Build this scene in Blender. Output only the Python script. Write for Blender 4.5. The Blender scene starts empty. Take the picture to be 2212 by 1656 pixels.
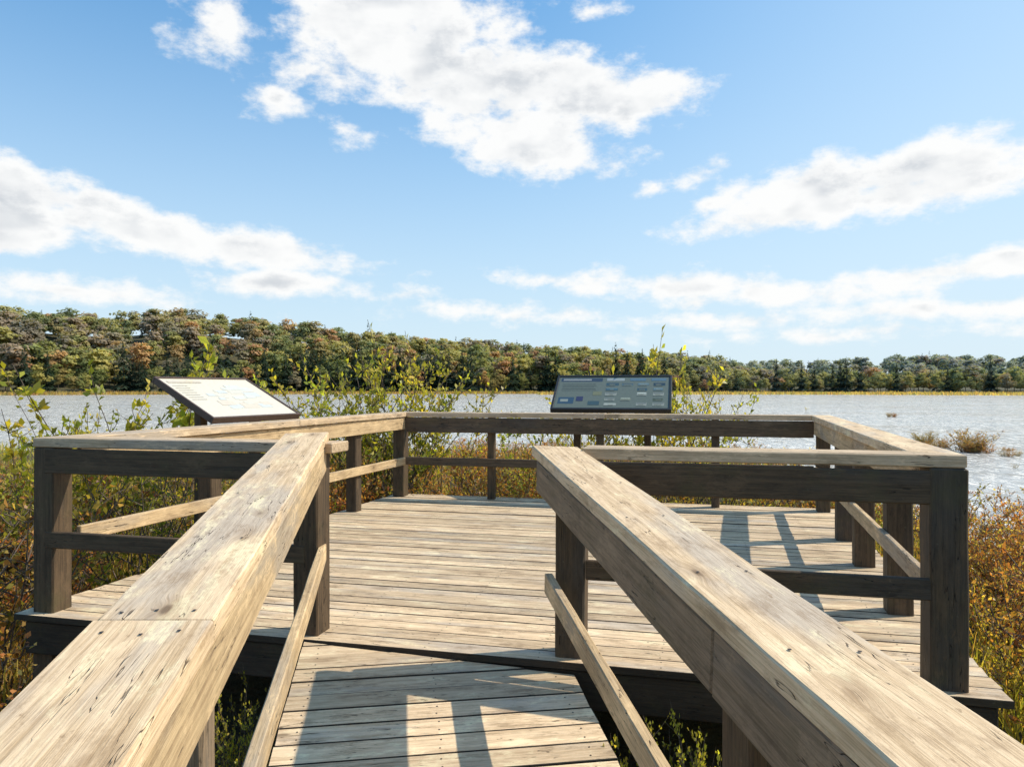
import bpy, math, random
import numpy as np
from mathutils import Vector, Matrix
D=bpy.data; C=bpy.context
scene=C.scene
col=scene.collection
R=math.radians
EYE=1.368; F=1600.0; HX=1106.0; HY=838.0
SUN_B=79.0; SUN_E=45.0

# ------------------------------------------------------------ node helpers
def nmat(name):
    m=D.materials.new(name); m.use_nodes=True
    nt=m.node_tree; nt.nodes.clear()
    out=nt.nodes.new('ShaderNodeOutputMaterial')
    return m,nt,out
def N(nt,t,**kw):
    n=nt.nodes.new(t)
    for k,v in kw.items():
        if k.startswith('i_'):
            n.inputs[k[2:].replace('_',' ')].default_value=v
        else: setattr(n,k,v)
    return n
def math_(nt,op,a,b=None,c=None,clamp=False):
    n=nt.nodes.new('ShaderNodeMath'); n.operation=op; n.use_clamp=clamp
    for i,v in enumerate((a,b,c)):
        if v is None: continue
        if hasattr(v,'node'): nt.links.new(v,n.inputs[i])
        else: n.inputs[i].default_value=v
    return n.outputs[0]
def vmath(nt,op,a,b=None):
    n=nt.nodes.new('ShaderNodeVectorMath'); n.operation=op
    for i,v in enumerate((a,b)):
        if v is None: continue
        if hasattr(v,'node'): nt.links.new(v,n.inputs[i])
        else: n.inputs[i].default_value=v
    return n
def maprange(nt,v,a,b,c=0.0,d=1.0,smooth=True):
    n=nt.nodes.new('ShaderNodeMapRange')
    n.interpolation_type='SMOOTHSTEP' if smooth else 'LINEAR'
    nt.links.new(v,n.inputs['Value'])
    n.inputs['From Min'].default_value=a; n.inputs['From Max'].default_value=b
    n.inputs['To Min'].default_value=c; n.inputs['To Max'].default_value=d
    return n.outputs['Result']
def mixc(nt,fac,a,b,mode='MIX'):
    n=nt.nodes.new('ShaderNodeMix'); n.data_type='RGBA'; n.blend_type=mode
    ins=[n.inputs[0],n.inputs[6],n.inputs[7]]
    for s,v in zip(ins,(fac,a,b)):
        if hasattr(v,'node'): nt.links.new(v,s)
        elif isinstance(v,(int,float)): s.default_value=v
        else: s.default_value=(v[0],v[1],v[2],1)
    return n.outputs[2]
def noise(nt,vec,scale,detail=4,rough=.55,dist=0.0):
    n=nt.nodes.new('ShaderNodeTexNoise')
    n.inputs['Scale'].default_value=scale; n.inputs['Detail'].default_value=detail
    n.inputs['Roughness'].default_value=rough; n.inputs['Distortion'].default_value=dist
    if vec is not None: nt.links.new(vec,n.inputs['Vector'])
    return n.outputs['Fac']
def scalev(nt,vec,s):
    return vmath(nt,'MULTIPLY',vec,s).outputs[0]

# ------------------------------------------------------------ materials
def wood(name,light,mid,dark,moss=0.0,crack=1.0,knots=1.0,island=0.0,bump=.6,stain=.4):
    m,nt,out=nmat(name)
    tc=N(nt,'ShaderNodeTexCoord'); oi=N(nt,'ShaderNodeObjectInfo'); geo=N(nt,'ShaderNodeNewGeometry')
    off=math_(nt,'MULTIPLY',oi.outputs['Random'],37.0)
    if island>0: off=math_(nt,'ADD',off,math_(nt,'MULTIPLY',geo.outputs['Random Per Island'],91.0))
    cmb=N(nt,'ShaderNodeCombineXYZ')
    for i in range(3): nt.links.new(off,cmb.inputs[i])
    p=vmath(nt,'ADD',tc.outputs['Object'],cmb.outputs[0]).outputs[0]
    vor=N(nt,'ShaderNodeTexVoronoi'); vor.inputs['Scale'].default_value=1.0
    nt.links.new(scalev(nt,p,(3.4,9.0,6.0)),vor.inputs['Vector'])
    kd=vor.outputs['Distance']
    sc=N(nt,'ShaderNodeSeparateColor'); nt.links.new(vor.outputs['Color'],sc.inputs[0])
    pick=math_(nt,'GREATER_THAN',sc.outputs[0],.70)
    kcore=math_(nt,'MULTIPLY',maprange(nt,kd,.14,.06),pick)
    kring=math_(nt,'MULTIPLY',maprange(nt,kd,.40,.10),pick)
    lw=noise(nt,scalev(nt,p,(.8,2,2)),1.0,1)
    wv=N(nt,'ShaderNodeCombineXYZ')
    nt.links.new(math_(nt,'ADD',math_(nt,'MULTIPLY',kring,.018*knots),math_(nt,'MULTIPLY',lw,.04)),wv.inputs[1])
    nt.links.new(math_(nt,'MULTIPLY',lw,.02),wv.inputs[2])
    p2=vmath(nt,'ADD',p,wv.outputs[0]).outputs[0]
    g1=noise(nt,scalev(nt,p2,(1.6,62,62)),1.0,8,.72)
    g2=noise(nt,scalev(nt,p2,(9,300,300)),1.0,3,.6)
    cr=noise(nt,scalev(nt,p2,(1.1,15,15)),1.0,4,.55)
    crk=math_(nt,'ABSOLUTE',math_(nt,'SUBTRACT',cr,.5))
    crsel=maprange(nt,noise(nt,p,3.3,3),.48,.56)
    crk=math_(nt,'MULTIPLY',maprange(nt,crk,.0055,.001),crsel)
    crk=math_(nt,'MULTIPLY',crk,crack)
    blot=noise(nt,scalev(nt,p,(3.0,8,8)),1.0,10,.78)
    wide=noise(nt,scalev(nt,p,(.9,4,4)),1.0,4,.6)
    spots=maprange(nt,noise(nt,scalev(nt,p,(18,34,34)),1.0,4,.7),.63,.72)
    grey=[(sum(light)/3)*k for k in (1.0,.93,.84)]
    c=mixc(nt,maprange(nt,g1,.36,.60),mid,light)
    c=mixc(nt,math_(nt,'MULTIPLY',maprange(nt,wide,.50,.66),.55),c,[x*.72 for x in grey])
    c=mixc(nt,math_(nt,'MULTIPLY',maprange(nt,g2,.54,.32),.38),c,dark)
    c=mixc(nt,math_(nt,'MULTIPLY',maprange(nt,blot,.51,.64),stain),c,dark)
    c=mixc(nt,math_(nt,'MULTIPLY',maprange(nt,blot,.48,.36),.75),c,[min(.9,x*1.30) for x in light])
    c=mixc(nt,math_(nt,'MULTIPLY',spots,.5),c,dark)
    c=mixc(nt,math_(nt,'MULTIPLY',kring,.42*knots),c,dark)
    c=mixc(nt,math_(nt,'MULTIPLY',kcore,.75*knots),c,[x*.5 for x in dark])
    c=mixc(nt,math_(nt,'MULTIPLY',crk,.92),c,[x*.25 for x in dark])
    if island>0:
        v=maprange(nt,geo.outputs['Random Per Island'],0,1,1-island,1+island*.5,False)
        h=N(nt,'ShaderNodeHueSaturation'); nt.links.new(c,h.inputs['Color']); nt.links.new(v,h.inputs['Value'])
        c=h.outputs[0]
    if moss>0:
        mn=noise(nt,p,3.2,7,.7)
        mm=math_(nt,'MULTIPLY',maprange(nt,mn,.50,.68),moss)
        c=mixc(nt,mm,c,(.085,.08,.03))
        lich=maprange(nt,noise(nt,p,38,3,.6),.66,.72)
        c=mixc(nt,math_(nt,'MULTIPLY',lich,.3*moss),c,(.33,.32,.22))
    hgt=math_(nt,'ADD',math_(nt,'MULTIPLY',g1,.6),math_(nt,'MULTIPLY',g2,.35))
    hgt=math_(nt,'SUBTRACT',hgt,math_(nt,'MULTIPLY',crk,1.4))
    bp=N(nt,'ShaderNodeBump'); bp.inputs['Strength'].default_value=bump; bp.inputs['Distance'].default_value=.005
    nt.links.new(hgt,bp.inputs['Height'])
    b=N(nt,'ShaderNodeBsdfPrincipled')
    nt.links.new(c,b.inputs['Base Color']); nt.links.new(bp.outputs[0],b.inputs['Normal'])
    b.inputs['Roughness'].default_value=.66; b.inputs['Specular IOR Level'].default_value=.3
    nt.links.new(b.outputs[0],out.inputs[0])
    return m
M_cap=wood('weathered_handrail_wood',(.80,.60,.38),(.58,.41,.235),(.25,.15,.075),0,1,1,0,.6,.48)
M_capg=wood('grey_handrail_wood',(.64,.48,.31),(.45,.325,.20),(.20,.13,.075),.15,1,.8)
M_deck=wood('weathered_deck_wood',(.79,.60,.39),(.56,.405,.245),(.22,.14,.075),.10,1,.8,.28,.7,.55)
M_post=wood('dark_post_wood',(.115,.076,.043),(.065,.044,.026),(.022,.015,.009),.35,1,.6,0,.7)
M_skirt=wood('shaded_board_wood',(.29,.21,.135),(.18,.13,.08),(.06,.042,.025),.25,1,.6)  # darker copy of the board wood, shade put into its colour
M_dskirt=wood('dark_rail_board_wood',(.13,.09,.055),(.08,.056,.034),(.03,.021,.014),.3,1,.6)  # darkest copy, shade of the far rail's unlit face in its colour
M_skl=wood('tan_board_wood',(.62,.455,.26),(.43,.30,.165),(.16,.10,.055),.12,1,.9)
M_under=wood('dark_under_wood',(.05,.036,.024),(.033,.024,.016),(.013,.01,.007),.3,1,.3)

def plain(name,colr,rough=.6,metal=0,nz=.12,scale=20):
    m,nt,out=nmat(name)
    tc=N(nt,'ShaderNodeTexCoord'); n=noise(nt,tc.outputs['Object'],scale,5)
    c=mixc(nt,maprange(nt,n,.3,.7),[x*(1-nz) for x in colr],[min(1,x*(1+nz)) for x in colr])
    b=N(nt,'ShaderNodeBsdfPrincipled'); nt.links.new(c,b.inputs['Base Color'])
    b.inputs['Roughness'].default_value=rough; b.inputs['Metallic'].default_value=metal
    nt.links.new(b.outputs[0],out.inputs[0]); return m
M_nail=plain('rusty_nail_steel',(.05,.04,.035),.6,.3)
M_frame=plain('brown_sign_frame',(.085,.05,.036),.45)
M_frameB=plain('black_sign_frame',(.022,.022,.022),.4)
M_panelA=plain('cream_sign_face',(.66,.61,.50),.3,0,.03,4)
M_panelB=plain('grey_green_sign_face',(.12,.145,.125),.25,0,.05,4)

def tintmat(name,rough=.5):
    m,nt,out=nmat(name)
    a=N(nt,'ShaderNodeAttribute',attribute_name='tint')
    n=noise(nt,N(nt,'ShaderNodeTexCoord').outputs['Object'],30,4)
    c=mixc(nt,1.0,a.outputs['Color'],mixc(nt,n,(.8,.8,.8),(1.1,1.1,1.1)),'MULTIPLY')
    b=N(nt,'ShaderNodeBsdfPrincipled'); nt.links.new(c,b.inputs['Base Color']); b.inputs['Roughness'].default_value=rough
    nt.links.new(b.outputs[0],out.inputs[0]); return m
M_print=tintmat('sign_print_ink',.3)

def foliage(name,trans=.35,rough=.55,spec=.3,var=.3):
    m,nt,out=nmat(name)
    a=N(nt,'ShaderNodeAttribute',attribute_name='tint'); oi=N(nt,'ShaderNodeObjectInfo')
    geo=N(nt,'ShaderNodeNewGeometry')
    c=mixc(nt,1.0,a.outputs['Color'],oi.outputs['Color'],'MULTIPLY')
    v=maprange(nt,geo.outputs['Random Per Island'],0,1,1-var,1+var,False)
    h=N(nt,'ShaderNodeHueSaturation'); nt.links.new(c,h.inputs['Color']); nt.links.new(v,h.inputs['Value'])
    c=h.outputs[0]
    b=N(nt,'ShaderNodeBsdfPrincipled'); nt.links.new(c,b.inputs['Base Color'])
    b.inputs['Roughness'].default_value=rough; b.inputs['Specular IOR Level'].default_value=spec
    t=N(nt,'ShaderNodeBsdfTranslucent')
    nt.links.new(mixc(nt,1.0,c,(1.7,1.7,.7),'MULTIPLY'),t.inputs[0])
    mx=N(nt,'ShaderNodeMixShader'); mx.inputs[0].default_value=trans
    nt.links.new(b.outputs[0],mx.inputs[1]); nt.links.new(t.outputs[0],mx.inputs[2])
    nt.links.new(mx.outputs[0],out.inputs[0]); return m
M_leaf=foliage('shrub_leaves',.5,.42,.45)
M_far=foliage('tree_leaves',.30,.9,.05,.10)
M_bark=plain('grey_brown_bark',(.13,.10,.075),.9,0,.3,15)

# ------------------------------------------------------------ mesh helpers
def info(o,label,cat=None,group=None,kind=None):
    if label: o['label']=label
    if cat: o['category']=cat
    if group: o['group']=group
    if kind: o['kind']=kind
def quad_mesh(name,V,Q,tint=None,mats=(),mi=None,smooth=False):
    me=D.meshes.new(name)
    V=np.asarray(V,dtype=np.float32); Q=np.asarray(Q,dtype=np.int32)
    me.vertices.add(len(V)); me.vertices.foreach_set('co',V.ravel())
    me.loops.add(Q.size); me.loops.foreach_set('vertex_index',Q.ravel())
    me.polygons.add(len(Q))
    me.polygons.foreach_set('loop_start',np.arange(0,Q.size,4,dtype=np.int32))
    me.polygons.foreach_set('loop_total',np.full(len(Q),4,dtype=np.int32))
    for m in mats: me.materials.append(m)
    if mi is not None: me.polygons.foreach_set('material_index',np.asarray(mi,dtype=np.int32))
    if smooth: me.polygons.foreach_set('use_smooth',np.ones(len(Q),dtype=bool))
    me.update(calc_edges=True); me.validate()
    if tint is not None:
        at=me.color_attributes.new('tint','FLOAT_COLOR','POINT')
        t4=np.ones((len(V),4),dtype=np.float32); t4[:,:3]=tint
        at.data.foreach_set('color',t4.ravel())
    return me
def py_mesh(name,V,Fs,mats,mi=None):
    me=D.meshes.new(name); me.from_pydata([tuple(v) for v in V],[],Fs)
    for m in mats: me.materials.append(m)
    if mi: 
        for p,i in zip(me.polygons,mi): p.material_index=i
    me.update(); return me

def beam_data(L,W,H,ch=.006,wob=.0015,t0=0,t1=0,seed=0,nails=None):
    rr=random.Random(seed)
    w=W/2;h=H/2
    def sec(w,h,c): return [(-w+c,-h),(w-c,-h),(w,-h+c),(w,h-c),(w-c,h),(-w+c,h),(-w,h-c),(-w,-h+c)]
    n=max(3,int(L/.25))
    xs=[0,ch]+[L*i/n for i in range(1,n)]+[L-ch,L]
    V=[];Fs=[]
    for k,x in enumerate(xs):
        s=sec(w-ch,h-ch,ch*.6) if k in(0,len(xs)-1) else sec(w,h,ch*rr.uniform(.7,1.35))
        dy=rr.gauss(0,wob);dz=rr.gauss(0,wob*.5)
        t=x/L
        for y,z in s:
            V.append((x+y*(t0*(1-t)+t1*t), y+dy, z+dz))
    m=len(xs)
    for k in range(m-1):
        for j in range(8):
            a=k*8+j;b=k*8+(j+1)%8
            Fs.append((a,b,b+8,a+8))
    Fs.append(tuple(range(7,-1,-1))); Fs.append(tuple((m-1)*8+j for j in range(8)))
    mi=[0]*len(Fs)
    if nails:
        for (x,y) in nails:
            b0=len(V); r=.0045
            for j in range(8):
                a=j*math.pi/4
                V.append((x+r*math.cos(a),y+r*math.sin(a),h+.0025))
            Fs.append(tuple(range(b0,b0+8))); mi.append(1)
    return V,Fs,mi
def frame(p0,p1,up=(0,0,1)):
    x=(Vector(p1)-Vector(p0)); L=x.length; x.normalize()
    z=Vector(up); z=(z-x*z.dot(x)).normalized(); y=z.cross(x)
    m=Matrix((x,y,z)).transposed().to_4x4(); m.translation=Vector(p0)
    return m,L
SEED=[0]
def beam(name,p0,p1,W,H,mat,parent,up=(0,0,1),t0=0,t1=0,ch=.005,wob=.0008,nails=None):
    m,L=frame(p0,p1,up); SEED[0]+=1
    if nails=='auto':
        rr=random.Random(SEED[0]); nails=[]
        x=.12
        while x<L-.05:
            nails+= [(x+rr.uniform(-.02,.02),-W*.28+rr.uniform(-.01,.01)),(x+rr.uniform(-.02,.02),W*.28+rr.uniform(-.01,.01))]
            x+=rr.uniform(.4,.7)
    V,Fs,mi=beam_data(L,W,H,ch,wob,t0,t1,SEED[0],nails)
    me=py_mesh(name,V,Fs,[mat,M_nail],mi)
    o=D.objects.new(name,me); col.objects.link(o)
    if parent:
        o.parent=parent; o.matrix_basis=Matrix.Translation(-parent.location)@m
    else: o.matrix_basis=m
    return o
def empty(name,loc):
    e=D.objects.new(name,None); e.empty_display_size=.3; e.location=loc; col.objects.link(e); return e

# ------------------------------------------------------------ layout
NL=Vector((-2.86,4.60,0)); NR=Vector((2.03,3.42,0)); FL=Vector((-1.42,9.45,0)); FR=FL+(NR-NL)
e1=(NR-NL).normalized(); e2=(FL-NL).normalized(); n1=Vector((-e1.y,e1.x,0))
u=Vector((math.sin(R(-9)),math.cos(R(-9)),0)); rv=Vector((u.y,-u.x,0))
S0=4.2
def rampz(s): return (s-S0)/12-.006
def rp(r,s,h=0): 
    v=rv*r+u*s; return Vector((v.x,v.y,rampz(s)+h))
CT=1.065; CH=.058; GZ=-.78
def lerp(a,b,t): return a+(b-a)*t
def mkrail(pts_base,label):
    e=empty('wooden_railing',pts_base); info(e,label,'railing','wooden railings of the boardwalk'); return e
CW=.21
def up3(v,z): return Vector((v.x,v.y,z))
def post(parent,xy,axis,zt=CT-CH-.002,zb=-.45,size=.14,mat=None):
    return beam('post',(xy.x,xy.y,zb),(xy.x,xy.y,zt),size,size,mat or M_post,parent,up=axis,ch=.008,wob=.0015)
def turn(a,b): return math.atan2(a.x*b.y-a.y*b.x,a.dot(b))
EL=lerp(NL,NR,(-1.13-NL.x)/(NR.x-NL.x)); ER=lerp(NL,NR,(.31-NL.x)/(NR.x-NL.x))
cNL=NL+e1*.045+e2*.03; cNR=NR-e1*.06+e2*.03; cFL=FL+e1*.02; cFR=FR-e1*.02
dA=-e1; dB=(cFL-cNL).normalized(); dC=(cFR-cFL).normalized(); dD=(cNR-cFR).normalized(); dE=-e1
def mit(d0,d1): return math.tan(turn(d0,d1)/2)
g=.0015
zb=CT-CH-.003
r=mkrail((NL.x,NL.y,0),'short weathered timber railing between corner post and ramp')
p0=EL+e1*.16+e2*.03
beam('handrail_cap',up3(p0,CT-CH/2),up3(cNL,CT-CH/2),CW,CH,M_capg,r,t1=-mit(dA,dB),nails='auto')
off=n1*(-.06)
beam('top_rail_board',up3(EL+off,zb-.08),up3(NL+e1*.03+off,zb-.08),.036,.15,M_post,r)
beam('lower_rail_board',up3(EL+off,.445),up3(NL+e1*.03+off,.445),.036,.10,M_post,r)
post(r,NL+e1*.015,n1,size=.15)
r=mkrail((NL.x,NL.y+1,0),'long weathered timber railing beside the slanted cream sign')
beam('handrail_cap',up3(cNL,CT-CH/2),up3(lerp(cNL,cFL,.5)-dB*g,CT-CH/2),CW,CH,M_capg,r,t0=mit(dA,dB),nails='auto')
beam('handrail_cap',up3(lerp(cNL,cFL,.5)+dB*g,CT-CH/2),up3(cFL,CT-CH/2),CW,CH,M_capg,r,t1=-mit(dB,dC),nails='auto')
inn=Vector((e2.y,-e2.x,0))
beam('top_rail_board',up3(NL+inn*.088+dB*.12,zb-.078),up3(FL+inn*.088-dB*.09,zb-.078),.036,.15,M_skl,r)
beam('lower_rail_board',up3(NL+inn*.088+dB*.12,.45),up3(FL+inn*.088-dB*.09,.45),.036,.095,M_skl,r)
for yy in (6.0,8.28):
    t=(yy-NL.y)/(FL.y-NL.y); post(r,lerp(NL,FL,t),e2,size=.13)
post(r,FL,e2,size=.15)
r=mkrail((FL.x+1,FL.y-.3,0),'far timber railing in front of the lake')
beam('handrail_cap',up3(cFL,CT-CH/2),up3(lerp(cFL,cFR,.52)-dC*g,CT-CH/2),CW,CH,M_capg,r,t0=mit(dB,dC),nails='auto')
beam('handrail_cap',up3(lerp(cFL,cFR,.52)+dC*g,CT-CH/2),up3(cFR,CT-CH/2),CW,CH,M_capg,r,t1=-mit(dC,dD),nails='auto')
inn=-n1
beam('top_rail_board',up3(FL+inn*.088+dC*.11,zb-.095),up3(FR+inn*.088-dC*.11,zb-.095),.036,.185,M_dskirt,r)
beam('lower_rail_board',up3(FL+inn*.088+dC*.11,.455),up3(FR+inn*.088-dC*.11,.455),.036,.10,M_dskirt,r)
for px in (1062,1296,1545):
    k=(px-HX)/F
    d=FR-FL; t=(k*FL.y-FL.x)/(d.x-k*d.y); post(r,lerp(FL,FR,t),n1,size=.09)
r=mkrail((FR.x,FR.y-1,0),'timber railing on four close posts beside orange shrubs')
beam('handrail_cap',up3(cFR,CT-CH/2),up3(cNR,CT-CH/2),CW,CH,M_cap,r,t0=mit(dC,dD),t1=-mit(dD,dE),nails='auto')
inn=Vector((-e2.y,e2.x,0))
beam('top_rail_board',up3(FR+inn*.088+dD*.12,zb-.078),up3(NR+inn*.088-dD*.12,zb-.078),.036,.15,M_skl,r)
beam('lower_rail_board',up3(FR+inn*.088+dD*.12,.45),up3(NR+inn*.088-dD*.05,.45),.036,.095,M_skl,r)
post(r,FR,e2,size=.14)
for yy in (6.7,5.73,4.54):
    t=(yy-NR.y)/(FR.y-NR.y); post(r,lerp(NR,FR,t),e2,size=.145)
r=mkrail((NR.x,NR.y,0),'dark shaded timber railing between ramp and corner post')
beam('handrail_cap',up3(cNR,CT-CH/2),up3(ER+e1*.06+e2*.03,CT-CH/2),CW,CH,M_capg,r,t0=mit(dD,dE),nails='auto')
off=n1*(-.06)
NRp=NR-e1*.035
beam('top_rail_board',up3(NRp-e1*.05+off,zb-.09),up3(ER+e1*.03+off,zb-.09),.030,.155,M_post,r)
beam('lower_rail_board',up3(NRp-e1*.05+off,.45),up3(ER+e1*.08+off,.45),.030,.10,M_post,r)
post(r,NRp,n1,size=.16)
RL=-.50; RR=.83
def ramp_s(pt): return pt.dot(u)
sL=ramp_s(EL)+.02; sR=ramp_s(ER)+.02
r=mkrail((rp(RL,2).x,rp(RL,2).y,rampz(2)),'sunlit bleached timber ramp railing with a joint in its cap')
beam('handrail_cap',rp(RL,-1.2,1.1-.025),rp(RL,1.66,1.1-.025),.25,.05,M_cap,r,t1=.12,nails=[(2.80,-.07),(2.79,.0),(2.81,.08),(2.3,.03),(1.9,-.06)],ch=.005,wob=.001)
beam('handrail_cap',rp(RL,1.667,1.1-.028),rp(RL,sL+.09,1.1-.025),.243,.05,M_cap,r,t0=.12,t1=-.2,nails=[(.04,-.07),(.05,.01),(.045,.08),(.6,-.06),(1.2,.07),(1.8,-.05),(2.4,.06)],ch=.005,wob=.001)
beam('top_rail_board',rp(RL+.098,-1.2,1.045-.075),rp(RL+.098,sL+.03,1.045-.075),.04,.15,M_skl,r)
beam('lower_rail_board',rp(RL+.10,-1.2,.44),rp(RL+.10,sL,.44),.04,.10,M_skl,r)
post(r,Vector((EL.x,EL.y,0)),n1,zt=1.035,size=.15)
q=rp(RL-.02,1.95); post(r,Vector((q.x,q.y,0)),u,zt=q.z+1.04,size=.13,mat=M_skirt)
r=mkrail((rp(RR,2).x,rp(RR,2).y,rampz(2)),'bleached timber ramp railing with wide flat cap and nail holes')
beam('handrail_cap',rp(RR-.01,-1.2,1.1-.025),rp(RR,sR+.05,1.1-.025),.235,.055,M_cap,r,t1=.25,nails='auto',ch=.005,wob=.001)
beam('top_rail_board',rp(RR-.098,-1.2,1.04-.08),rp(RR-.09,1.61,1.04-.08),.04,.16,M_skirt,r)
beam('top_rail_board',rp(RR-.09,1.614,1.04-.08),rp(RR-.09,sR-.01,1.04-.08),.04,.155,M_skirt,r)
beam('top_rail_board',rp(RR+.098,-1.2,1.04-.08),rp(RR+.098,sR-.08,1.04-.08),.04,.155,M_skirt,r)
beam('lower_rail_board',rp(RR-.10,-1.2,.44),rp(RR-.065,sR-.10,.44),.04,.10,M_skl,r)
post(r,Vector((ER.x,ER.y,0)),n1,zt=1.035,size=.15)
q=rp(RR+.02,1.61); post(r,Vector((q.x,q.y,0)),u,zt=q.z+1.035,size=.15,zb=-.8)

# ------------------------------------------------------------ decks
def clip(poly,a,b,c):
    out=[]
    for i in range(len(poly)):
        p=poly[i];q=poly[(i+1)%len(poly)]
        fp=a*p[0]+b*p[1]-c; fq=a*q[0]+b*q[1]-c
        if fp<=0: out.append(p)
        if (fp<0<fq) or (fq<0<fp):
            t=fp/(fp-fq); out.append((p[0]+(q[0]-p[0])*t,p[1]+(q[1]-p[1])*t))
    return out
def deckmesh(name,polys,th=.036,seed=1,nailx=None):
    rr=random.Random(seed); V=[];Fs=[];mi=[]
    for poly in polys:
        if len(poly)<3: continue
        dz=rr.gauss(0,.002); tl=rr.gauss(0,.012); b=len(V);n=len(poly)
        cy=sum(p[1] for p in poly)/n; cx=sum(p[0] for p in poly)/n
        c=.003
        def zz(p): return dz+(p[1]-cy)*tl
        for p in poly: V.append((p[0],p[1],-th))
        for p in poly: V.append((p[0],p[1],zz(p)-c))
        for p in poly: 
            V.append((p[0]-math.copysign(c,p[0]-cx),p[1]-math.copysign(c,p[1]-cy),zz(p)))
        Fs.append(tuple(b+n-1-i for i in range(n))); mi.append(0)
        for k in (0,1):
            for i in range(n):
                j=(i+1)%n; Fs.append((b+k*n+i,b+k*n+j,b+(k+1)*n+j,b+(k+1)*n+i)); mi.append(2)  # board sides and chamfers coloured dark so the gaps look shaded
        Fs.append(tuple(b+2*n+i for i in range(n))); mi.append(0)
        if nailx:
            ys=[p[1] for p in poly]
            for x in nailx:
                xx0=min(p[0] for p in poly);xx1=max(p[0] for p in poly)
                if not xx0+.03<x<xx1-.03 or max(ys)-min(ys)<.1: continue
                for yf in (.25,.75):
                    X=x+rr.uniform(-.008,.008);Y=min(ys)+(max(ys)-min(ys))*yf+rr.uniform(-.006,.006)
                    b0=len(V)
                    for j in range(6):
                        a=j*math.pi/3; V.append((X+.0046*math.cos(a),Y+.0046*math.sin(a),zz((X,Y))+.0012))
                    Fs.append(tuple(range(b0,b0+6))); mi.append(1)
    return py_mesh(name,V,Fs,[M_deck,M_nail,M_under],mi)
Wp=(NR-NL).length; Dv=FL-NL; skx=Dv.dot(e1); Dy=Dv.dot(n1)
sk=skx/Dy
ml,_=frame(NL,NR)
plat=empty('viewing_platform',(NL.x,NL.y,0)); info(plat,'weathered timber viewing platform above the marsh','viewing platform')
polys=[]; y=-.13; rr=random.Random(5)
while y<Dy+.12:
    y2=y+rr.uniform(.124,.135)
    w_=rr.uniform(-.002,.002)
    polys.append([(-.14+y*sk+rr.uniform(-.012,.012),y),(Wp+.2+y*sk+rr.uniform(-.012,.012),y+w_),(Wp+.2+y2*sk,y2+w_),(-.14+y2*sk,y2)])
    y=y2+rr.uniform(.005,.010)
me=deckmesh('decking',polys,seed=3,nailx=[.05+i*.61 for i in range(11)])
o=D.objects.new('decking',me); col.objects.link(o); o.parent=plat; o.matrix_basis=Matrix.Translation(-plat.location)@ml
def pl(x,y,z): return ml@Vector((x,y,z))
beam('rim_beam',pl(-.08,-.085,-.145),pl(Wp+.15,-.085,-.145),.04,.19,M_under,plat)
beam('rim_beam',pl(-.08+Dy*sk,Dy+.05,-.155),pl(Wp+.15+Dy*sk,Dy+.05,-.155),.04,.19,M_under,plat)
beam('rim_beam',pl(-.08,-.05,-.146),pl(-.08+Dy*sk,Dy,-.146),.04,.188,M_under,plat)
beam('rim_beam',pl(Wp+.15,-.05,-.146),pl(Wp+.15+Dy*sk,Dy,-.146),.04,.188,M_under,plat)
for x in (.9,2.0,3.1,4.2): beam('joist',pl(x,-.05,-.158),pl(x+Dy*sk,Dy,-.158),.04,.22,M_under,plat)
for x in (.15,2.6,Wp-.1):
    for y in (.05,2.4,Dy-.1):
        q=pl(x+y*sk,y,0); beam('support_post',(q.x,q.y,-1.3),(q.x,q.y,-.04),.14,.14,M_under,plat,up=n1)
ang=math.atan(1/12)
Y=Vector((u.x*math.cos(ang),u.y*math.cos(ang),math.sin(ang))); Z=rv.cross(Y)
mr=Matrix((rv,Y,Z)).transposed().to_4x4(); mr.translation=rp(0,0)
ramp=empty('boardwalk_ramp',rp(.2,2)); info(ramp,'narrow plank ramp rising to the viewing platform','boardwalk ramp')
inv=mr.inverted()
pA=inv@up3(NL+n1*(-.138),rampz(4)); pB=inv@up3(NR+n1*(-.138),rampz(4))
dx=pB.x-pA.x;dy=pB.y-pA.y
a_,b_=-dy,dx
c_=a_*pA.x+b_*pA.y
if -c_>0: a_,b_,c_=-a_,-b_,-c_
polys=[]; y=-1.2
while y<5:
    y2=y+rr.uniform(.128,.136)
    j=rr.uniform(-.008,.008)
    poly=clip([(-.49+j,y),(.885+j,y),(.885,y2),(-.49,y2)],a_,b_,c_)
    if len(poly)>=3: polys.append(poly)
    y=y2+rr.uniform(.003,.008)
me=deckmesh('decking',polys,seed=8,nailx=[-.40,.19,.79])
o=D.objects.new('decking',me); col.objects.link(o); o.parent=ramp; o.matrix_basis=Matrix.Translation(-ramp.location)@mr
for x,s1 in ((-.42,3.9),(.2,3.75),(.81,3.5)):
    beam('stringer',rp(x,-1.2,-.15),rp(x,s1,-.15),.04,.2,M_under,ramp)

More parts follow.
